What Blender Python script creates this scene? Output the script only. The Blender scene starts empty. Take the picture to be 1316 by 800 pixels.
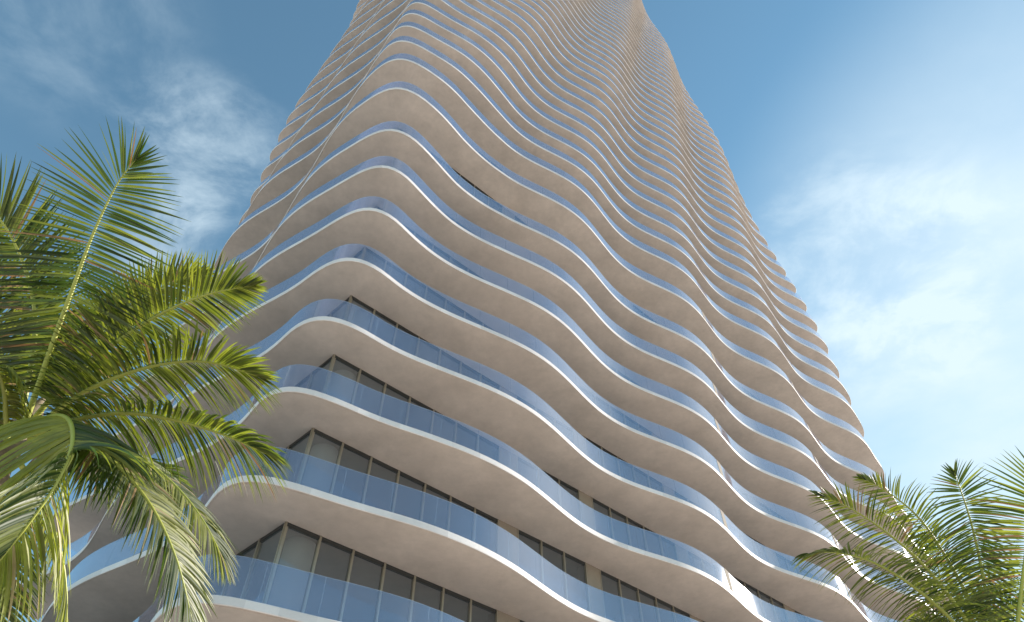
import bpy, math, random
import numpy as np
from mathutils import Vector, Matrix
random.seed(7); rng = np.random.default_rng(7)
col = bpy.context.scene.collection
sc = bpy.context.scene
PI = math.pi

# ------------------------------------------------------------------ camera
W_PX, F_PX = 1316.0, 874.67
PITCH, ROLL = 0.8779, -0.0060
CAM = np.array([0.0, 0.0, 1.7])
_fw = np.array([0, math.cos(PITCH), math.sin(PITCH)])
_up = np.array([0, -math.sin(PITCH), math.cos(PITCH)])
_rt = np.array([1.0, 0, 0])
RT = _rt*math.cos(ROLL) + _up*math.sin(ROLL)
UP = -_rt*math.sin(ROLL) + _up*math.cos(ROLL)
FW = _fw
cam_data = bpy.data.cameras.new("camera")
cam_data.sensor_width = 36.0
cam_data.lens = 36.0*F_PX/W_PX
cam_data.clip_start = 0.1; cam_data.clip_end = 6000
cam = bpy.data.objects.new("camera", cam_data); col.objects.link(cam)
M = Matrix.Identity(4)
for i in range(3):
    M[i][0] = RT[i]; M[i][1] = UP[i]; M[i][2] = -FW[i]; M[i][3] = CAM[i]
cam.matrix_world = M
sc.camera = cam

def unit(v): return v/np.linalg.norm(v)
def at(px, py, depth):
    return CAM + depth*(FW + RT*(px-658)/F_PX - UP*(py-400)/F_PX)

# ------------------------------------------------------------------ helpers
def tag(o, label=None, cat=None, group=None, kind=None):
    if label: o['label'] = label
    if cat: o['category'] = cat
    if group: o['group'] = group
    if kind: o['kind'] = kind
    return o

class MB:
    def __init__(s): s.v = []; s.f = []; s.m = []; s.sm = []; s.n = 0
    def add(s, verts, faces, mat=0, smooth=False):
        b = s.n
        s.v.extend([tuple(map(float, p)) for p in verts]); s.n += len(verts)
        for f in faces: s.f.append(tuple(b+i for i in f)); s.m.append(mat); s.sm.append(smooth)
    def grid(s, rows, mat=0, smooth=True, closed=False):
        R_, C_ = len(rows), len(rows[0]); fs = []
        for i in range(R_-1):
            for j in range(C_ if closed else C_-1):
                k = (j+1) % C_
                fs.append((i*C_+j, i*C_+k, (i+1)*C_+k, (i+1)*C_+j))
        s.add([p for r in rows for p in r], fs, mat, smooth)
    def box(s, o, ax, ay, az, mat=0):
        o, ax, ay, az = [np.array(q, float) for q in (o, ax, ay, az)]
        vs = [o, o+ax, o+ax+ay, o+ay, o+az, o+ax+az, o+ax+ay+az, o+ay+az]
        fs = [(0,3,2,1),(4,5,6,7),(0,1,5,4),(1,2,6,5),(2,3,7,6),(3,0,4,7)]
        if np.dot(np.cross(ax, ay), az) < 0: fs = [f[::-1] for f in fs]
        s.add(vs, fs, mat)
    def tube(s, pts, rads, n=8, mat=0, cap=True):
        pts = [np.array(p, float) for p in pts]; rows = []
        ref = np.array([0.3, 0.2, 1.0]); 
        for i, p in enumerate(pts):
            t = pts[min(i+1, len(pts)-1)] - pts[max(i-1, 0)]; t /= np.linalg.norm(t)
            a = np.cross(t, ref)
            if np.linalg.norm(a) < 1e-3: a = np.cross(t, [1, 0, 0])
            a /= np.linalg.norm(a); b = np.cross(t, a)
            rows.append([p + rads[i]*(a*math.cos(2*PI*j/n)+b*math.sin(2*PI*j/n)) for j in range(n)])
        s.grid(rows, mat, True, True)
        if cap:
            s.add(rows[0], [tuple(range(n))], mat); s.add(rows[-1], [tuple(range(n))[::-1]], mat)
    def build(s, name, mats, parent=None, attr=None):
        me = bpy.data.meshes.new(name)
        me.from_pydata(s.v, [], s.f)
        for m in (mats if isinstance(mats, (list, tuple)) else [mats]): me.materials.append(m)
        me.polygons.foreach_set('material_index', s.m)
        me.polygons.foreach_set('use_smooth', s.sm)
        if attr:
            a = me.attributes.new(attr[0], 'FLOAT', 'FACE'); a.data.foreach_set('value', attr[1])
        me.update()
        o = bpy.data.objects.new(name, me); col.objects.link(o)
        if parent: o.parent = parent
        return o

def empty(name, loc):
    o = bpy.data.objects.new(name, None); col.objects.link(o)
    o.location = loc; o.empty_display_size = .3
    return o

# ------------------------------------------------------------------ materials
def new_mat(name):
    m = bpy.data.materials.new(name); m.use_nodes = True
    nt = m.node_tree; nt.nodes.clear()
    out = nt.nodes.new('ShaderNodeOutputMaterial')
    return m, nt, out
def N(nt, t, **kw):
    n = nt.nodes.new(t)
    for k, v in kw.items():
        if k in n.inputs: n.inputs[k].default_value = v
        else: setattr(n, k, v)
    return n
def L(nt, a, b): nt.links.new(a, b)

def stucco(name, c, var=.12, scale=.6, rough=.85, bump=.15, fine=60, spec=.3, attr=None):
    m, nt, out = new_mat(name)
    tc = N(nt, 'ShaderNodeNewGeometry')
    n1 = N(nt, 'ShaderNodeTexNoise', Scale=scale, Detail=6.0, Roughness=.6)
    n2 = N(nt, 'ShaderNodeTexNoise', Scale=fine, Detail=3.0)
    n3 = N(nt, 'ShaderNodeTexNoise', Scale=scale*6, Detail=5.0, Roughness=.7)
    for n in (n1, n2, n3): L(nt, tc.outputs['Position'], n.inputs['Vector'])
    r = N(nt, 'ShaderNodeMapRange'); r.inputs['From Min'].default_value = .3; r.inputs['From Max'].default_value = .7
    r.inputs['To Min'].default_value = 1-var; r.inputs['To Max'].default_value = 1+var
    L(nt, n1.outputs['Fac'], r.inputs['Value'])
    r3 = N(nt, 'ShaderNodeMapRange'); r3.inputs['From Min'].default_value = .3; r3.inputs['From Max'].default_value = .7
    r3.inputs['To Min'].default_value = 1-var*.6; r3.inputs['To Max'].default_value = 1+var*.5
    L(nt, n3.outputs['Fac'], r3.inputs['Value'])
    mu = N(nt, 'ShaderNodeMath', operation='MULTIPLY'); L(nt, r.outputs[0], mu.inputs[0]); L(nt, r3.outputs[0], mu.inputs[1])
    fac = mu.outputs[0]
    if attr:
        at_ = N(nt, 'ShaderNodeAttribute', attribute_name=attr)
        m2 = N(nt, 'ShaderNodeMath', operation='MULTIPLY'); L(nt, fac, m2.inputs[0]); L(nt, at_.outputs['Fac'], m2.inputs[1]); fac = m2.outputs[0]
    vm = N(nt, 'ShaderNodeVectorMath', operation='SCALE'); vm.inputs[0].default_value = c
    L(nt, fac, vm.inputs['Scale'])
    b = N(nt, 'ShaderNodeBsdfPrincipled'); b.inputs['Roughness'].default_value = rough; b.inputs['Specular IOR Level'].default_value = spec
    L(nt, vm.outputs[0], b.inputs['Base Color'])
    bp = N(nt, 'ShaderNodeBump', Strength=bump, Distance=.01)
    L(nt, n2.outputs['Fac'], bp.inputs['Height']); L(nt, bp.outputs[0], b.inputs['Normal'])
    L(nt, b.outputs[0], out.inputs['Surface'])
    return m

def plain(name, c, rough=.5, metal=0.0, spec=.5):
    m, nt, out = new_mat(name)
    tc = N(nt, 'ShaderNodeNewGeometry')
    n1 = N(nt, 'ShaderNodeTexNoise', Scale=2.5, Detail=4.0); L(nt, tc.outputs['Position'], n1.inputs['Vector'])
    r = N(nt, 'ShaderNodeMapRange'); r.inputs['To Min'].default_value = .88; r.inputs['To Max'].default_value = 1.1
    L(nt, n1.outputs['Fac'], r.inputs['Value'])
    vm = N(nt, 'ShaderNodeVectorMath', operation='SCALE'); vm.inputs[0].default_value = c; L(nt, r.outputs[0], vm.inputs['Scale'])
    b = N(nt, 'ShaderNodeBsdfPrincipled'); b.inputs['Roughness'].default_value = rough; b.inputs['Metallic'].default_value = metal
    b.inputs['Specular IOR Level'].default_value = spec
    L(nt, vm.outputs[0], b.inputs['Base Color']); L(nt, b.outputs[0], out.inputs['Surface'])
    return m

def glass(name, tint, ior, gtint, rough=.0, frost=0.0, frostcol=(.6,.7,.85), wav=0.0, gain=1.0, joint=False):
    m, nt, out = new_mat(name)
    tr = N(nt, 'ShaderNodeBsdfTransparent'); tr.inputs['Color'].default_value = (*tint, 1)
    gl = N(nt, 'ShaderNodeBsdfGlossy'); gl.inputs['Color'].default_value = (*gtint, 1); gl.inputs['Roughness'].default_value = rough
    # Schlick reflectance, the same for both faces of the sheet
    f0, ex = ior
    lw = N(nt, 'ShaderNodeLayerWeight', Blend=.5)
    pw = N(nt, 'ShaderNodeMath', operation='POWER'); L(nt, lw.outputs['Facing'], pw.inputs[0]); pw.inputs[1].default_value = ex
    fr = N(nt, 'ShaderNodeMath', operation='MULTIPLY_ADD'); L(nt, pw.outputs[0], fr.inputs[0]); fr.inputs[1].default_value = 1-f0; fr.inputs[2].default_value = f0
    if wav:
        tc = N(nt, 'ShaderNodeNewGeometry'); nz = N(nt, 'ShaderNodeTexNoise', Scale=.9, Detail=2.0)
        L(nt, tc.outputs['Position'], nz.inputs['Vector'])
        bp = N(nt, 'ShaderNodeBump', Strength=wav, Distance=.05); L(nt, nz.outputs['Fac'], bp.inputs['Height'])
        L(nt, bp.outputs[0], gl.inputs['Normal'])
    fs = N(nt, 'ShaderNodeMath', operation='MULTIPLY'); L(nt, fr.outputs[0], fs.inputs[0]); fs.inputs[1].default_value = gain
    mx = N(nt, 'ShaderNodeMixShader'); L(nt, fs.outputs[0], mx.inputs[0]); L(nt, tr.outputs[0], mx.inputs[1]); L(nt, gl.outputs[0], mx.inputs[2])
    last = mx
    if frost:
        df = N(nt, 'ShaderNodeBsdfTranslucent'); df.inputs['Color'].default_value = (*frostcol, 1)
        d2 = N(nt, 'ShaderNodeBsdfDiffuse'); d2.inputs['Color'].default_value = (*frostcol, 1)
        ad = N(nt, 'ShaderNodeMixShader'); ad.inputs[0].default_value = .5; L(nt, df.outputs[0], ad.inputs[1]); L(nt, d2.outputs[0], ad.inputs[2])
        m2 = N(nt, 'ShaderNodeMixShader'); m2.inputs[0].default_value = frost; L(nt, mx.outputs[0], m2.inputs[1]); L(nt, ad.outputs[0], m2.inputs[2]); last = m2
    if joint:
        a_ = N(nt, 'ShaderNodeAttribute', attribute_name='arc')
        md = N(nt, 'ShaderNodeMath', operation='MODULO'); L(nt, a_.outputs['Fac'], md.inputs[0]); md.inputs[1].default_value = 1.52
        lt = N(nt, 'ShaderNodeMath', operation='LESS_THAN'); L(nt, md.outputs[0], lt.inputs[0]); lt.inputs[1].default_value = .016
        jf = N(nt, 'ShaderNodeMath', operation='MULTIPLY'); L(nt, lt.outputs[0], jf.inputs[0]); jf.inputs[1].default_value = .32
        dj = N(nt, 'ShaderNodeBsdfDiffuse'); dj.inputs['Color'].default_value = (.33, .42, .55, 1)
        m3_ = N(nt, 'ShaderNodeMixShader'); L(nt, jf.outputs[0], m3_.inputs[0]); L(nt, last.outputs[0], m3_.inputs[1]); L(nt, dj.outputs[0], m3_.inputs[2]); last = m3_
    L(nt, last.outputs[0], out.inputs['Surface'])
    return m

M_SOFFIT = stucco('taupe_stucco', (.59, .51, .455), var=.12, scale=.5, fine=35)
M_FASCIA = stucco('white_stone', (.72, .655, .655), var=.05, scale=2.0, fine=140, bump=.3, rough=.55, attr='panel')
M_DECK = stucco('deck_stone', (.55, .5, .45), var=.06, scale=1)
M_PIER = stucco('pier_stucco', (.27, .22, .18), var=.08, scale=1.2)
M_BROWN = stucco('brown_stucco', (.20, .165, .135), var=.1, scale=1.2)
M_RAIL = glass('railing_glass', (.87, .90, .97), (.11, 2.9), (.98, .97, 1.0), rough=.05, frost=.06, frostcol=(.55, .60, .92), gain=1.0, joint=True)
M_EDGE = plain('glass_edge', (.55, .66, .74), .25)
M_PANE = glass('window_glass', (.50, .50, .50), (.08, 4.5), (.9, .95, 1.0), rough=.0, wav=.04, frost=.20, frostcol=(.58, .62, .70))
M_FRAME = plain('bronze_aluminium', (.38, .34, .28), .35, .6)
M_HEAD = plain('dark_aluminium', (.05, .05, .05), .4, .3)
M_CORE = plain('interior_wall', (.55, .52, .48), .9)
M_COL = plain('interior_column', (.82, .80, .76), .8)

def leaf_mat(name, c1, c2, trans):
    m, nt, out = new_mat(name)
    g = N(nt, 'ShaderNodeNewGeometry')
    at_ = N(nt, 'ShaderNodeAttribute', attribute_name='tone')
    mix = N(nt, 'ShaderNodeMix', data_type='RGBA')
    mix.inputs[6].default_value = (*c1, 1); mix.inputs[7].default_value = (*c2, 1)
    L(nt, at_.outputs['Fac'], mix.inputs[0])
    n = N(nt, 'ShaderNodeTexNoise', Scale=9.0, Detail=3.0); L(nt, g.outputs['Position'], n.inputs['Vector'])
    r = N(nt, 'ShaderNodeMapRange'); r.inputs['To Min'].default_value = .7; r.inputs['To Max'].default_value = 1.3; L(nt, n.outputs['Fac'], r.inputs['Value'])
    vm = N(nt, 'ShaderNodeVectorMath', operation='SCALE'); L(nt, mix.outputs[2], vm.inputs[0]); L(nt, r.outputs[0], vm.inputs['Scale'])
    b = N(nt, 'ShaderNodeBsdfPrincipled'); b.inputs['Roughness'].default_value = .48; b.inputs['Specular IOR Level'].default_value = .6
    L(nt, vm.outputs[0], b.inputs['Base Color'])
    t = N(nt, 'ShaderNodeBsdfTranslucent')
    tv = N(nt, 'ShaderNodeVectorMath', operation='MULTIPLY'); tv.inputs[1].default_value = trans; L(nt, vm.outputs[0], tv.inputs[0]); L(nt, tv.outputs[0], t.inputs['Color'])
    ms = N(nt, 'ShaderNodeMixShader'); ms.inputs[0].default_value = .35; L(nt, b.outputs[0], ms.inputs[1]); L(nt, t.outputs[0], ms.inputs[2])
    L(nt, ms.outputs[0], out.inputs['Surface'])
    return m
M_LEAF = leaf_mat('palm_leaf', (.026, .046, .010), (.21, .215, .05), (2.2, 2.4, .75))
M_DRY = leaf_mat('dry_palm_leaf', (.20, .13, .06), (.42, .34, .18), (1.2, 1.0, .8))
M_RACHIS = plain('palm_stem', (.34, .36, .07), .4)
M_TRUNK = stucco('palm_bark', (.23, .18, .13), var=.25, scale=3, fine=20, bump=.6)

# ------------------------------------------------------------------ tower
H = 3.6
C0 = np.array([-6.7246, 17.6658]); Z0 = CAM[2] + 11.5609
yR, yL = 0.7252, 2.3983
Rv = np.array([math.cos(yR), math.sin(yR)]); Lv = np.array([math.cos(yL), math.sin(yL)])
NR = np.array([Rv[1], -Rv[0]]); NL = np.array([-Lv[1], Lv[0]])
LEN_R, LEN_L = 52.0, 18.4
K_LOW, K_TOP = -1, 60
def lev(k):
    if k <= 6: z = k
    elif k == 7: z = 7.50
    else: z = 8.83 + (k-8)*1.0
    return Z0 + z*H
WL = 11.6
def ph(k): return k if k <= 9 else 9 + .9*(k-9)
def dR(s, k):
    c = ph(k) - 6.8 + .45*min(max((s-3)/4, 0), 1)
    cut = {4: .05, 5: .15, 6: .22, 7: .17, 8: .15, 9: .1}.get(k, 0)*min(max((6.5-s)/3, 0), 1)
    off = {-1: -.09, 0: -.09, 1: -.12, 2: -.1, 3: -.07, 4: 0, 5: .07, 6: .15, 7: 0, 8: -.12, 9: -.16, 10: -.24, 11: -.25,
           12: -.28, 13: -.3, 14: -.27, 15: -.22, 16: -.14}.get(k, -.08)
    if k >= 8: off *= min(max((35-s)/18, 0), 1)
    cut -= off
    return 2.15 + .0075*min(max(s, 0), 40) + .42*math.cos(2*PI*(s-c)/WL) - cut
def dL(s, k):
    c = 9 - ph(k)
    return 2.20 + .41*math.cos(2*PI*(s-c)/WL)
cB = C0 + Rv*LEN_R; cD = C0 + Lv*LEN_L; cE = cB + Lv*LEN_L
def outline(k, shrink=0.0):
    """closed counter-clockwise plan outline of the balcony edge, going O -> B -> E -> D -> O"""
    faces = [
        (C0, Rv, NR, LEN_R, lambda s: dR(s, k)),
        (cB, Lv, NL*-1, LEN_L, lambda s: dL(s+3, k)),
        (cE, -Rv, -NR, LEN_R, lambda s: dR(s+5, k)),
        (cD, -Lv, NL, LEN_L, lambda s: dL(LEN_L-s, k)),
    ]
    pts = []; nf = 4
    def P(fi, s):
        o, t, n, ln, d = faces[fi]
        return o + t*s + n*(d(s)-shrink)
    for fi in range(4):
        o, t, n, ln, d = faces[fi]
        e0 = .7
        m = max(8, int((ln-2*e0)/.38))
        for i in range(m+1):
            pts.append(P(fi, e0 + (ln-2*e0)*i/m))
        # rounded corner to the next face
        fj = (fi+1) % 4
        a = P(fi, ln-e0); ta = P(fi, ln-e0) - P(fi, ln-e0-.1)
        b = P(fj, e0); tb = P(fj, e0+.1) - P(fj, e0)
        ta /= np.linalg.norm(ta); tb /= np.linalg.norm(tb)
        hd = np.linalg.norm(b-a)*.52
        for i in range(1, 12):
            u = i/12
            pts.append((1-u)**3*a + 3*(1-u)**2*u*(a+ta*hd) + 3*(1-u)*u*u*(b-tb*hd) + u**3*b)
    return np.array(pts)
def inset(pts, d):
    n = len(pts); nx = np.roll(pts, -1, 0) - np.roll(pts, 1, 0)
    nx /= np.linalg.norm(nx, axis=1)[:, None]
    nor = np.stack([nx[:, 1], -nx[:, 0]], 1)   # outward for ccw
    return pts - nor*d
def ring(pts, z): return [(p[0], p[1], z) for p in pts]

tower = empty('tower', (float(C0[0]), float(C0[1]), 0))
tag(tower, 'tall residential tower with wavy pale balcony slabs and blue glass railings', 'tower')
bpy.context.view_layer.update()
inv = Matrix.Translation((-float(C0[0]), -float(C0[1]), 0))
def child(o, par, world=True):
    o.parent = par
    if world: o.matrix_parent_inverse = inv
    return o

TH = .23
RAIL = 1.07
def slab(k):
    z = lev(k); pts = outline(k)
    n = len(pts)
    mb = MB()
    b = .018
    o0 = inset(pts, b)
    # soffit: an outer band then the field
    inn = inset(pts, .09)
    mb.grid([ring(inset(pts, .05), z+.012), ring(inn, z+.012)], 0, False, True)   # drip groove
    mb.grid([ring(o0, z), ring(inset(pts, .05), z)], 0, False, True)
    mb.grid([ring(inset(pts, .05), z), ring(inset(pts, .05), z+.012)], 0, False, True)
    mb.grid([ring(inn, z+.012), ring(inn, z)], 0, False, True)
    mb.add(ring(inn, z), [tuple(range(n))[::-1]], 0)
    nf0 = len(mb.f)
    mb.grid([ring(pts, z+b), ring(o0, z)], 1, True, True)
    mb.grid([ring(pts, z+TH-b), ring(pts, z+b)], 1, True, True)
    mb.grid([ring(o0, z+TH), ring(pts, z+TH-b)], 1, True, True)
    mb.add(ring(o0, z+TH), [tuple(range(n))], 2)
    # fascia panels: each about 0.9 m with its own tone
    seg = np.linalg.norm(np.roll(pts, -1, 0)-pts, axis=1); cum = np.cumsum(seg)
    r2 = np.random.default_rng(100+k)
    tones = .88 + .16*r2.random(int(cum[-1]/.95)+2)
    pt = [tones[int(c/.95)] for c in cum]
    av = [1.0]*nf0 + pt*3 + [1.0]
    s = mb.build('balcony_slab', [M_SOFFIT, M_FASCIA, M_DECK], attr=('panel', av))
    child(s, tower)
    # glass railing
    rb = MB(); zo, zt = z+TH+.003, z+TH+RAIL
    a, c = inset(pts, .055), inset(pts, .073)
    rb.grid([ring(a, zt), ring(a, zo)], 0, True, True)
    rb.grid([ring(c, zo), ring(c, zt)], 0, True, True)
    rb.grid([ring(c, zt), ring(a, zt)], 1, False, True)
    r_ = rb.build('glass_railing', [M_RAIL, M_EDGE]); r_.parent = s
    ar = r_.data.attributes.new('arc', 'FLOAT', 'POINT'); c0 = np.r_[0, cum[:-1]]; ar.data.foreach_set('value', np.tile(c0, 6))
    return s, pts
slabs = {}
for k in range(K_LOW, K_TOP+1):
    slabs[k] = slab(k)

# narrow brown panels set in the railing line, moving along with the wave
for k in range(1, 8):
    z = lev(k)
    for s0, wd in ((20.9 + 1.05*(k-2), .42), (35.6 + 1.1*(k-5), .30)):
        if s0 > 36 and k < 4: continue
        mb = MB()
        p0 = C0 + Rv*s0 + NR*(dR(s0, k)-.05); p1 = C0 + Rv*(s0+wd) + NR*(dR(s0+wd, k)-.05)
        t = np.append(p1-p0, 0)
        nn = np.append(NR, 0)*.03
        mb.box(np.append(p0, z+TH+.004), t, -nn*4, (0, 0, RAIL+.02), 0)
        o = mb.build('brown_panel', M_BROWN); child(o, tower)

# window bays: positions along each front (start, end, 'g' glass or 'p' pier)
def bays(length, lead):
    out = []; s = 0.0
    pat = lead[:]
    while s < length-.6:
        if pat: kind, n, w = pat.pop(0)
        else: kind, n, w = (('g', 7, 1.2) if (len(out) and out[-1][2] == 'p') else ('p', 1, 1.0))
        for _ in range(n):
            e = min(s+w, length)
            out.append((s, e, kind)); s = e
            if s >= length-.01: break
    return out
BR = bays(LEN_R, [('g', 7, 1.172), ('p', 1, 1.0), ('g', 3, 1.265), ('p', 1, .84), ('g', 5, 1.19), ('p', 1, .9)])
BL = bays(LEN_L, [('g', 4, 1.35), ('p', 1, .9), ('g', 4, 1.25), ('p', 1, .9)])
fronts = [(C0, Rv, NR, BR, 'R'), (C0, Lv, NL, BL, 'L'), (cB, Lv, -NL, BL, 'E'), (cD, Rv, -NR, BR, 'B')]
def v3(p, z): return np.array([p[0], p[1], z])
def proj_area(o, t, n, s, e, z0, z1):
    q = []
    for (ss, zz) in ((s, z0), (e, z0), (e, z1), (s, z1)):
        P_ = v3(o+t*ss, zz) - CAM
        d = P_@FW
        if d < 1: return 0
        q.append((658+F_PX*(P_@RT)/d, 400-F_PX*(P_@UP)/d))
    cx = sum(a for a, b in q)/4; cy = sum(b for a, b in q)/4
    if not (-20 < cx < 1336 and -20 < cy < 830): return 0
    A = 0
    for i in range(4): A += q[i][0]*q[(i+1) % 4][1]-q[(i+1) % 4][0]*q[i][1]
    return abs(A)/2
wins = []
for (o, t, n, B, tagf) in fronts:
    for k in range(K_LOW, K_TOP+1):
        z1 = lev(k) - .002; z0 = (lev(k-1)+TH+.002) if k > K_LOW else lev(k)-H+TH
        for (s, e, kd) in B:
            if kd != 'g': continue
            sc_ = proj_area(o, t, n, s, e, z0, z1) if tagf in 'RL' else 0
            # high storeys hide their windows behind the slabs below
            if k > 6: sc_ *= .02
            wins.append((sc_, o, t, n, s, e, z0, z1, k))
wins.sort(key=lambda w: -w[0])
def pane_geo(mb, o, t, n, s, e, z0, z1):
    w = .036
    a = v3(o+t*(s+w)-n*.04, z0+.05); b = v3(o+t*(e-w)-n*.04, z0+.05)
    c = np.array([b[0], b[1], z1-.12]); d = np.array([a[0], a[1], z1-.12])
    f = (0, 1, 2, 3)
    if np.dot(np.cross(b-a, d-a)[:2], n) < 0: f = f[::-1]
    mb.add([a, b, c, d], [f], 0)
def frame_geo(mb, o, t, n, s, e, z0, z1, m0=0, m1=1):
    t3, n3 = np.append(t, 0), np.append(n, 0)
    for x0 in (s+.0015, e-.0365):
        mb.box(v3(o+t*x0+n*.035, z0), t3*.035, -n3*.14, (0, 0, z1-z0), m0)
    mb.box(v3(o+t*(s+.038)+n*.012, z0), t3*(e-s-.076), -n3*.09, (0, 0, .05), m0)
    mb.box(v3(o+t*(s+.038)+n*.012, z1-.12), t3*(e-s-.076), -n3*.09, (0, 0, .12), m1)
for w in wins[:100]:
    a = w[1:8]
    mf = MB(); frame_geo(mf, *a); fo = mf.build('window', [M_FRAME, M_HEAD]); child(fo, tower)
    mp = MB(); pane_geo(mp, *a); po = mp.build('pane', M_PANE); po.parent = fo
mf = MB(); mp = MB()
for w in wins[100:]:
    a = w[1:8]
    if w[8] <= 14: frame_geo(mf, *a)
    else:
        o, t, n, s, e, z0, z1 = a
        mf.box(v3(o+t*(s+.0015)+n*.035, z0), np.append(t, 0)*.09, -np.append(n, 0)*.14, (0, 0, z1-z0), 0)
    pane_geo(mp, *a)
fo = mf.build('window', [M_FRAME, M_HEAD]); child(fo, tower); fo['kind'] = 'stuff'
po = mp.build('pane', M_PANE); po.parent = fo; po['kind'] = 'stuff'

zb, zt = 0.0, lev(K_TOP)
for (o, t, n, B, tagf) in fronts:
    for (s, e, kd) in B:
        if kd == 'p':
            mb = MB(); mb.box(v3(o+t*(s+.002)+n*.02, zb), np.append(t, 0)*(e-s-.004), -np.append(n, 0)*.5, (0, 0, zt-zb), 0)
            p = mb.build('wall_pier', M_PIER); child(p, tower)
# round columns just inside the corners, interior core
def cyl(mb, c, r, z0, z1, n=28, mat=0):
    mb.tube([v3(c, z0), v3(c, z1)], [r, r], n, mat)
for base, a, b in ((C0, Rv, Lv), (cB, -Rv, Lv), (cD, Rv, -Lv), (cE, -Rv, -Lv)):
    mb = MB(); cyl(mb, base + a*1.05 + b*.85, .48, 0, zt); p = mb.build('round_column', M_COL); child(p, tower)
for s in (9.0, 18, 27, 36, 45):
    mb = MB(); cyl(mb, C0 + Rv*s + Lv*2.2, .4, 0, zt); p = mb.build('round_column', M_COL); child(p, tower)
mb = MB()
o = C0 + Rv*6.0 + Lv*5.5
mb.box(v3(o, 0), np.append(Rv, 0)*(LEN_R-12), np.append(Lv, 0)*(LEN_L-11), (0, 0, zt+4), 0)
p = mb.build('core', M_CORE); child(p, tower)
# ground storeys below the first slab: stone base with tall glazing
mb = MB()
zc = lev(K_LOW)-H
def prism(mb, poly, z0, z1, mat):
    n = len(poly)
    mb.grid([[v3(q, z1) for q in poly], [v3(q, z0) for q in poly]], mat, False, True)
    mb.add([v3(q, z1) for q in poly], [tuple(range(n))], mat); mb.add([v3(q, z0) for q in poly], [tuple(range(n))[::-1]], mat)
poly = [C0+(Rv+Lv)*.3, cB+(-Rv+Lv)*.3, cE-(Rv+Lv)*.3, cD+(Rv-Lv)*.3]
prism(mb, poly, 0, zc+TH-.01, 0)
p = mb.build('base_wall', M_PIER); child(p, tower)
mb = MB(); pts = outline(-2)
mb.grid([ring(pts, zc+TH), ring(pts, zc)], 0, True, True); mb.add(ring(pts, zc), [tuple(range(len(pts)))[::-1]], 0); mb.add(ring(pts, zc+TH), [tuple(range(len(pts)))], 0)
p = mb.build('canopy_slab', M_SOFFIT); child(p, tower)

# ------------------------------------------------------------------ palms
def catmull(pts, n):
    P_ = [2*pts[0]-pts[1]] + list(pts) + [2*pts[-1]-pts[-2]]
    seg = len(pts)-1; out = []
    for i in range(n+1):
        u = i/n*seg; j = min(int(u), seg-1); f = u-j
        a, b, c, d = P_[j], P_[j+1], P_[j+2], P_[j+3]
        out.append(.5*((2*b)+(-a+c)*f+(2*a-5*b+4*c-d)*f*f+(-a+3*b-3*c+d)*f**3))
    # resample by arc length
    out = np.array(out); sl = np.r_[0, np.cumsum(np.linalg.norm(np.diff(out, axis=0), axis=1))]
    q = np.linspace(0, sl[-1], n+1)
    return np.stack([np.interp(q, sl, out[:, i]) for i in range(3)], 1), sl[-1]

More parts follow.
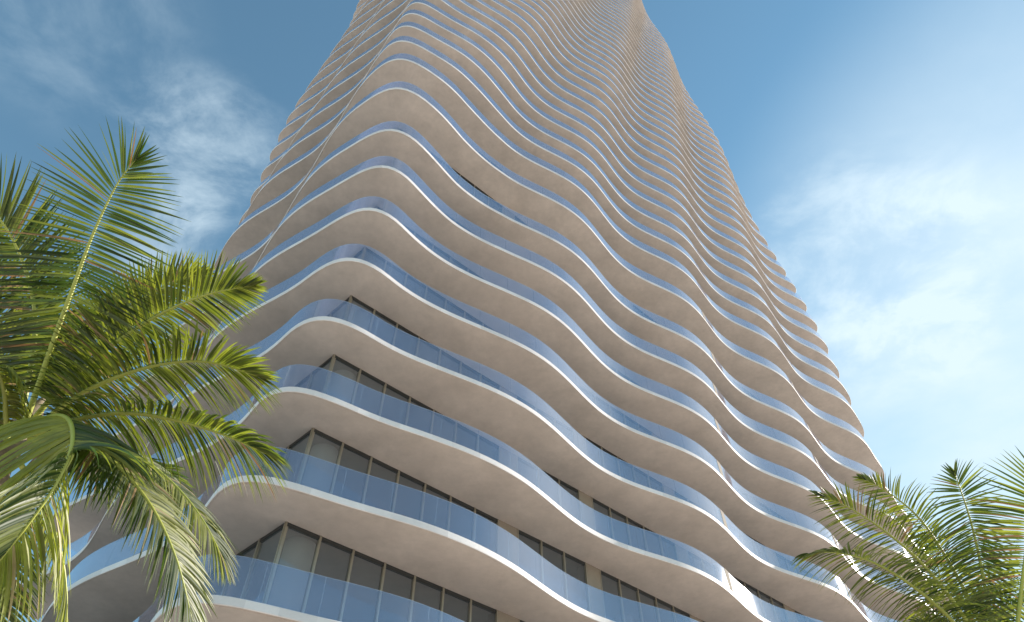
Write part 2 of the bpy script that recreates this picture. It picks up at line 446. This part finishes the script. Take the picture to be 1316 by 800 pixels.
def frond(parent, ctrl, nhint, maxlen, droop, pairs=115, seed=0, tone=.4, bare=.12, width=.019, vee=.25, sweep=(14, 48), r0=.034, sun_tone=(0, 0)):
    """ctrl: world points along the rachis; nhint: direction of the frond's upper face"""
    rg = np.random.default_rng(seed)
    n = 80
    R_, ln = catmull([np.array(c, float) for c in ctrl], n)
    T = np.gradient(R_, axis=0); T /= np.linalg.norm(T, axis=1)[:, None]
    nh = np.array(nhint, float)
    mb = MB(); tones = []
    clump = 0.0
    for i in range(pairs):
        for sd in (-1, 1):
            t = bare + (1-bare)*((i + rg.uniform(-.25, .25) + (.5 if sd > 0 else 0))/pairs)
            t = min(max(t, bare), .998)
            x = t*n; j = min(int(x), n-1); f = x-j
            p = R_[j]*(1-f) + R_[j+1]*f; tt = unit(T[j]*(1-f)+T[j+1]*f)
            nn = unit(nh - tt*(nh@tt)); S = np.cross(tt, nn)*sd
            u = (t-bare)/(1-bare)
            prof = min(1, .45+2.2*u)*(1-.18*u)*(1 if u < .8 else 1-.66*((u-.8)/.2)**1.3)
            if rg.random() < .05: prof *= .6
            Lf = 1.22*maxlen*prof*rg.uniform(.9, 1.08)
            if rg.random() < .12: clump = rg.normal(0, 8)
            ang = math.radians(sweep[0] + (sweep[1]-sweep[0])*u**1.6 + rg.normal(0, 1.6) + clump*.35)
            k_ = max(0, (u-.74)/.26)**1.5
            ang = ang*(1-k_) + math.radians(80)*k_
            v = vee*(1-.3*u) + rg.normal(0, .05)
            d0 = unit(S*math.cos(ang) + tt*math.sin(ang) + nn*v*rg.uniform(.7, 1.1))
            g = droop*rg.uniform(.85, 1.15)*(1-.6*u)
            wv = unit(np.cross(d0, nn)); tw = rg.normal(0, .35) + .35*sd
            m = 7; pos = p.copy(); d = d0.copy(); step = Lf/m
            rows = []
            for a in range(m+1):
                q = a/m
                w = width*min(1, .35+4*q)*(1-q**2.2)**.9 if a < m else .0006
                ww = wv*math.cos(tw) + nn*math.sin(tw)
                ww = unit(ww - d*(ww@d)); up_ = np.cross(ww, d)
                rows.append([pos - ww*w, pos + up_*w*.42, pos + ww*w])
                d = unit(d + np.array([0, 0, -1.0])*g*(1.05-.1*q)/m*.95)
                pos = pos + d*step
            b0 = len(mb.f)
            mb.grid(rows, 0, True)
            tv = min(max(tone + sun_tone[0 if sd < 0 else 1] + rg.normal(0, .25) + (.45 if rg.random() < .04 else 0), 0), 1)  # sunlit look of one row of leaflets is painted into their tone
            tones += [tv]*(len(mb.f)-b0)
            if rg.random() < .035:
                for fi_ in range(b0, len(mb.f)): mb.m[fi_] = 1
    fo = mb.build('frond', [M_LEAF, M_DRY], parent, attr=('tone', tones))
    rb = MB(); idx = list(range(0, n+1, 2))
    rb.tube([R_[i] for i in idx], [r0*(1-i/n)**.8+.0035 for i in idx], 8)
    st = rb.build('stem', M_RACHIS); st.parent = fo
    return fo

def palm(name, label, crown, fronds, trunk_base, group=None, trunk_r=.15, pairs=115):
    root = empty(name, (0, 0, 0)); tag(root, label, 'palm tree', group)
    mb = MB(); c = np.array(crown, float); b = np.array(trunk_base, float)
    n = 60; pts = []; rad = []
    for i in range(n+1):
        u = i/n
        p = b*(1-u) + c*u + np.array([math.sin(u*PI)*.25, math.sin(u*PI)*.1, 0])
        pts.append(p); rad.append(trunk_r*(1.35-.45*u + .5*math.exp(-u*14))*(1+.05*(i % 2)))
    mb.tube(pts, rad, 14); mb.build('trunk', M_TRUNK, root)
    # leaf-base sheath
    mb = MB(); mb.tube([c-np.array([0, 0, .35]), c, c+np.array([0, 0, .35]), c+np.array([0, 0, .6])], [trunk_r*.9, trunk_r*1.25, trunk_r*.8, .03], 12)
    mb.build('crown_shaft', M_TRUNK, root)
    for i, fr in enumerate(fronds):
        frond(root, seed=hash_(name)+i, pairs=fr.pop('pairs', pairs), **fr)
    return root
def hash_(s): return sum(ord(c)*(i+1) for i, c in enumerate(s))

UPV = np.array([0, 0, 1.0]); FWV = FW
DL = 8.2
def px(lst): return [at(*p) for p in lst]
crownL = at(22, 560, DL)
LF = [
 # upright centre
 dict(ctrl=px([(30,548,8.2),(48,500,8.25),(68,440,8.3),(92,375,8.4),(120,300,8.5),(150,238,8.5),(176,204,8.4)]), nhint=FWV*1.0+UPV*.1, maxlen=.98, droop=.35, tone=.05, vee=.1, sweep=(-20, 22), pairs=92),
 # upper left, leaning out of frame
 dict(ctrl=px([(24,545,8.3),(40,470,8.5),(45,405,8.7),(30,340,8.8),(2,285,8.8),(-45,235,8.7)]), nhint=FWV+UPV*.2, maxlen=.85, droop=.5, tone=.25),
 dict(ctrl=px([(22,545,8.5),(5,470,8.8),(-20,400,9.0),(-60,330,9.1),(-110,280,9.1)]), nhint=FWV, maxlen=1.0, droop=.4, tone=.12),
 # right, back
 dict(ctrl=px([(35,545,8.5),(80,480,8.9),(130,427,9.2),(185,382,9.5),(232,360,9.6),(262,352,9.6)]), nhint=UPV+FWV*.4, maxlen=.55, droop=.5, tone=.8, sweep=(20, 50)),
 dict(ctrl=px([(35,548,8.3),(85,492,8.4),(145,443,8.5),(210,402,8.6),(270,378,8.6),(326,367,8.5)]), nhint=UPV*.5+FWV*.8, maxlen=.62, droop=.7, tone=.42, vee=.05),
 dict(ctrl=px([(40,555,8.2),(95,512,8.2),(150,485,8.2),(210,468,8.2),(270,466,8.2),(338,486,8.1)]), nhint=UPV, maxlen=.80, droop=.95, tone=.45, vee=.1),
 dict(ctrl=px([(40,560,8.0),(95,540,7.9),(160,531,7.8),(225,540,7.75),(290,560,7.7),(352,588,7.6)]), nhint=UPV, maxlen=.82, droop=1.2, tone=.3, vee=.05, pairs=105),
 dict(ctrl=px([(40,565,8.4),(100,560,8.6),(165,580,8.7),(220,620,8.7),(260,668,8.6),(290,725,8.5)]), nhint=UPV*.9-FWV*.55+RT*.3, maxlen=.76, droop=1.0, tone=.3, vee=.05, sun_tone=(-.1,.3), sweep=(24, 52)),
 dict(ctrl=px([(38,565,7.9),(90,565,7.8),(140,590,7.7),(190,645,7.6),(225,715,7.5),(248,800,7.4)]), nhint=UPV*.9-FWV*.6+RT*.2, maxlen=.78, droop=.8, tone=.15, vee=.05, sun_tone=(.3, -.1), sweep=(24, 52)),
 # big one arching towards the camera
 dict(ctrl=px([(28,560,7.9),(62,537,7.4),(88,540,7.0),(92,575,6.6),(70,625,6.3),(32,680,6.1),(-20,745,6.0)]), nhint=UPV*.8-RT*.3+FWV*-.2, maxlen=.98, droop=1.5, tone=.5, vee=-.1, sweep=(10, 36), pairs=110, sun_tone=(-.35, .75)),  # right-hand leaflets coloured pale as if sunlit, left-hand ones darker
 # small ones left
 dict(ctrl=px([(10,580,8.0),(8,540,7.9),(5,500,7.8),(-8,470,7.6),(-30,480,7.5),(-50,540,7.4)]), nhint=UPV, maxlen=.6, droop=1.6, tone=.8, vee=-.1),
 dict(ctrl=px([(20,585,8.6),(50,640,8.9),(75,700,9.0),(85,760,9.0),(85,840,8.9)]), nhint=UPV+RT, maxlen=.75, droop=1.2, tone=.55, vee=0),
 dict(ctrl=px([(15,590,8.9),(0,650,9.2),(-10,730,9.3),(-10,820,9.3)]), nhint=UPV+RT*-.5, maxlen=.8, droop=1.2, tone=.3, vee=0),
 dict(ctrl=px([(40,570,8.9),(110,585,9.5),(180,600,9.8),(230,625,9.9)]), nhint=UPV, maxlen=.8, droop=1.1, tone=.1, vee=0),
]
basL = np.array([crownL[0]-.5, crownL[1]+.3, 0])
palm('palm_tree', 'large coconut palm at the left edge whose fronds overlap the tower corner', crownL, LF, basL)

crownR = at(1300, 880, 10.0)
RF = [
 dict(ctrl=px([(1292,870,10),(1278,815,10.2),(1266,755,10.4),(1255,700,10.6),(1243,655,10.7),(1226,606,10.7)]), nhint=FWV, maxlen=.66, droop=.45, tone=.0, vee=.05, sweep=(-30, 0), pairs=80),
 dict(ctrl=px([(1300,870,9.9),(1308,800,10),(1316,730,10.1),(1326,665,10.1),(1350,595,10)]), nhint=FWV+RT*.3, maxlen=.85, droop=.6, tone=.3, sweep=(-25, 15), vee=.1),
 dict(ctrl=px([(1288,875,9.8),(1240,795,9.7),(1190,730,9.6),(1140,685,9.5),(1090,652,9.4),(1050,636,9.3)]), nhint=UPV*.6+FWV*.8, maxlen=.62, droop=1.0, tone=.4, vee=.0),
 dict(ctrl=px([(1285,880,9.5),(1230,805,9.3),(1175,755,9.2),(1120,722,9.1),(1070,710,9.0),(1030,714,8.9)]), nhint=UPV, maxlen=.66, droop=1.3, tone=.45, vee=-.05),
 dict(ctrl=px([(1290,870,10.4),(1250,780,10.8),(1215,715,11.0),(1180,665,11.1),(1140,632,11.1),(1106,614,11.0)]), nhint=UPV+FWV*.4-RT*.2, maxlen=.55, droop=1.0, tone=.4, vee=.0),
 dict(ctrl=px([(1285,890,9.4),(1220,850,9.1),(1160,830,8.9),(1100,835,8.8)]), nhint=UPV, maxlen=.8, droop=1.1, tone=.4, vee=.0),
]
basR = np.array([crownR[0]+.4, crownR[1]+.3, 0])
palm('palm_tree', 'coconut palm at the lower right corner with one upright frond against pale sky', crownR, RF, basR, pairs=88)

crown3 = at(1235, 850, 17.0)
BF = []
for (tip, mid, nh) in (((1200,688), (1212,765), FWV), ((1180,800), (1205,805), UPV), ((1315,775), (1280,800), UPV)):
    BF.append(dict(ctrl=px([(1235,845,17.0), (mid[0],mid[1],17.2), (tip[0],tip[1],17.3)]), nhint=nh, maxlen=.85, droop=.5, tone=.05, pairs=60))
palm('palm_tree', 'farther small palm mostly hidden behind the lower right coconut palm', crown3, BF, np.array([crown3[0], crown3[1], 0]))

# ------------------------------------------------------------------ ground
def ground():
    mb = MB(); s = 3000.0; n = 24
    rows = [[(-s+2*s*j/n, -s+2*s*i/n, 0) for j in range(n+1)] for i in range(n+1)]
    mb.grid(rows, 0, False)
    o = mb.build('ground', stucco('pale_paving', (.60, .535, .475), var=.1, scale=.3, fine=8)); tag(o, kind='structure')
    return o
ground()

# ------------------------------------------------------------------ light
SUN_EL = math.radians(26)
saz = math.radians(58.5)      # clockwise from +Y towards +X
sd = Vector((math.sin(saz)*math.cos(SUN_EL), math.cos(saz)*math.cos(SUN_EL), math.sin(SUN_EL)))
sl = bpy.data.lights.new('sun', 'SUN'); sl.energy = 5.0; sl.angle = math.radians(.5); sl.color = (1.0, .92, .81)
so = bpy.data.objects.new('sun', sl); col.objects.link(so)
so.rotation_euler = sd.to_track_quat('Z', 'Y').to_euler(); so.location = (60, 40, 120)

w = bpy.data.worlds.new("World"); sc.world = w; w.use_nodes = True
nt = w.node_tree; nt.nodes.clear()
out = N(nt, 'ShaderNodeOutputWorld'); bg = N(nt, 'ShaderNodeBackground'); bg.inputs['Strength'].default_value = .12
sky = N(nt, 'ShaderNodeTexSky', sky_type='NISHITA'); sky.sun_disc = False
sky.sun_elevation = SUN_EL; sky.sun_rotation = saz
sky.air_density = 1.0; sky.dust_density = .0; sky.ozone_density = .8; sky.altitude = 0
tc = N(nt, 'ShaderNodeTexCoord')
sep = N(nt, 'ShaderNodeSeparateXYZ'); L(nt, tc.outputs['Generated'], sep.inputs[0])
zz = N(nt, 'ShaderNodeMath', operation='MAXIMUM'); L(nt, sep.outputs['Z'], zz.inputs[0]); zz.inputs[1].default_value = .06
dv = N(nt, 'ShaderNodeCombineXYZ')
for ax in 'XY':
    q = N(nt, 'ShaderNodeMath', operation='DIVIDE'); L(nt, sep.outputs[ax], q.inputs[0]); L(nt, zz.outputs[0], q.inputs[1]); L(nt, q.outputs[0], dv.inputs[ax])
mp_ = N(nt, 'ShaderNodeMapping'); mp_.inputs['Scale'].default_value = (1.5, 1.7, 1); mp_.inputs['Location'].default_value = (3.1, .7, 0)
L(nt, dv.outputs[0], mp_.inputs['Vector'])
n1 = N(nt, 'ShaderNodeTexNoise', Scale=1.5, Detail=9.0, Roughness=.6, Distortion=.25); L(nt, mp_.outputs[0], n1.inputs['Vector'])
n2 = N(nt, 'ShaderNodeTexNoise', Scale=.45, Detail=2.0); L(nt, mp_.outputs[0], n2.inputs['Vector'])
r1 = N(nt, 'ShaderNodeMapRange', interpolation_type='SMOOTHSTEP'); r1.inputs['From Min'].default_value = .50; r1.inputs['From Max'].default_value = .78; L(nt, n1.outputs['Fac'], r1.inputs['Value'])
r2 = N(nt, 'ShaderNodeMapRange', interpolation_type='SMOOTHSTEP'); r2.inputs['From Min'].default_value = .42; r2.inputs['From Max'].default_value = .62; L(nt, n2.outputs['Fac'], r2.inputs['Value'])
mm = N(nt, 'ShaderNodeMath', operation='MULTIPLY'); L(nt, r1.outputs[0], mm.inputs[0]); L(nt, r2.outputs[0], mm.inputs[1])
# thin bright veil of cloud towards the sun
dt = N(nt, 'ShaderNodeVectorMath', operation='DOT_PRODUCT'); L(nt, tc.outputs['Generated'], dt.inputs[0]); dt.inputs[1].default_value = sd
r3 = N(nt, 'ShaderNodeMapRange', interpolation_type='SMOOTHSTEP'); r3.inputs['From Min'].default_value = .79; r3.inputs['From Max'].default_value = 1.0; r3.inputs['To Max'].default_value = 1.0; L(nt, dt.outputs['Value'], r3.inputs['Value'])
n3 = N(nt, 'ShaderNodeTexNoise', Scale=2.2, Detail=6.0, Roughness=.55); L(nt, mp_.outputs[0], n3.inputs['Vector'])
r4 = N(nt, 'ShaderNodeMapRange'); r4.inputs['From Min'].default_value = .3; r4.inputs['From Max'].default_value = .65; r4.inputs['To Min'].default_value = .72; L(nt, n3.outputs['Fac'], r4.inputs['Value'])
m3 = N(nt, 'ShaderNodeMath', operation='MULTIPLY'); L(nt, r3.outputs[0], m3.inputs[0]); L(nt, r4.outputs[0], m3.inputs[1])
ad = N(nt, 'ShaderNodeMath', operation='ADD', use_clamp=True)
def bank(px_, py_, c0, c1, amt):
    d = unit(at(px_, py_, 1.0)-CAM)
    q = N(nt, 'ShaderNodeVectorMath', operation='DOT_PRODUCT'); L(nt, tc.outputs['Generated'], q.inputs[0]); q.inputs[1].default_value = d
    r_ = N(nt, 'ShaderNodeMapRange', interpolation_type='SMOOTHSTEP'); r_.inputs['From Min'].default_value = math.cos(math.radians(c0)); r_.inputs['From Max'].default_value = math.cos(math.radians(c1)); r_.inputs['To Max'].default_value = amt
    L(nt, q.outputs['Value'], r_.inputs['Value']); return r_.outputs[0]
def addn(a, b):
    q = N(nt, 'ShaderNodeMath', operation='ADD', use_clamp=True); L(nt, a, q.inputs[0]); L(nt, b, q.inputs[1]); return q.outputs[0]
nb = N(nt, 'ShaderNodeTexNoise', Scale=3.4, Detail=9.0, Roughness=.62, Distortion=.3); L(nt, mp_.outputs[0], nb.inputs['Vector'])
rb_ = N(nt, 'ShaderNodeMapRange', interpolation_type='SMOOTHSTEP'); rb_.inputs['From Min'].default_value = .36; rb_.inputs['From Max'].default_value = .72; L(nt, nb.outputs['Fac'], rb_.inputs['Value'])
bk = addn(addn(bank(268, 195, 7.5, .5, .6), bank(215, 310, 5, 0, .5)), bank(1120, 350, 12, 1, .55))
bk = addn(bk, bank(110, 30, 9, 0, .2))
bm = N(nt, 'ShaderNodeMath', operation='MULTIPLY'); L(nt, rb_.outputs[0], bm.inputs[0]); L(nt, bk, bm.inputs[1])
back = N(nt, 'ShaderNodeMapRange'); back.inputs['From Min'].default_value = .1; back.inputs['From Max'].default_value = -.3; back.inputs['To Max'].default_value = .6; L(nt, sep.outputs['Y'], back.inputs['Value'])
mb_ = N(nt, 'ShaderNodeMath', operation='MULTIPLY'); L(nt, mm.outputs[0], mb_.inputs[0]); L(nt, back.outputs[0], mb_.inputs[1])
mh = N(nt, 'ShaderNodeMath', operation='ADD', use_clamp=True); L(nt, mb_.outputs[0], mh.inputs[0]); L(nt, bm.outputs[0], mh.inputs[1])
L(nt, mh.outputs[0], ad.inputs[0]); L(nt, m3.outputs[0], ad.inputs[1])
mx = N(nt, 'ShaderNodeMix', data_type='RGBA'); L(nt, ad.outputs[0], mx.inputs[0]); tn = N(nt, 'ShaderNodeVectorMath', operation='MULTIPLY'); tn.inputs[1].default_value = (.84, 1.08, .98); L(nt, sky.outputs[0], tn.inputs[0]); L(nt, tn.outputs[0], mx.inputs[6]); mx.inputs[7].default_value = (3.7, 4.5, 5.0, 1)
L(nt, mx.outputs[2], bg.inputs['Color']); L(nt, bg.outputs[0], out.inputs['Surface'])

sc.view_settings.view_transform = 'Standard'; sc.view_settings.look = 'None'
sc.view_settings.exposure = 0.85; sc.view_settings.gamma = 1.0
sc.cycles.max_bounces = 10; sc.cycles.transparent_max_bounces = 24; sc.cycles.diffuse_bounces = 4; sc.cycles.glossy_bounces = 5
sc.cycles.use_denoising = True
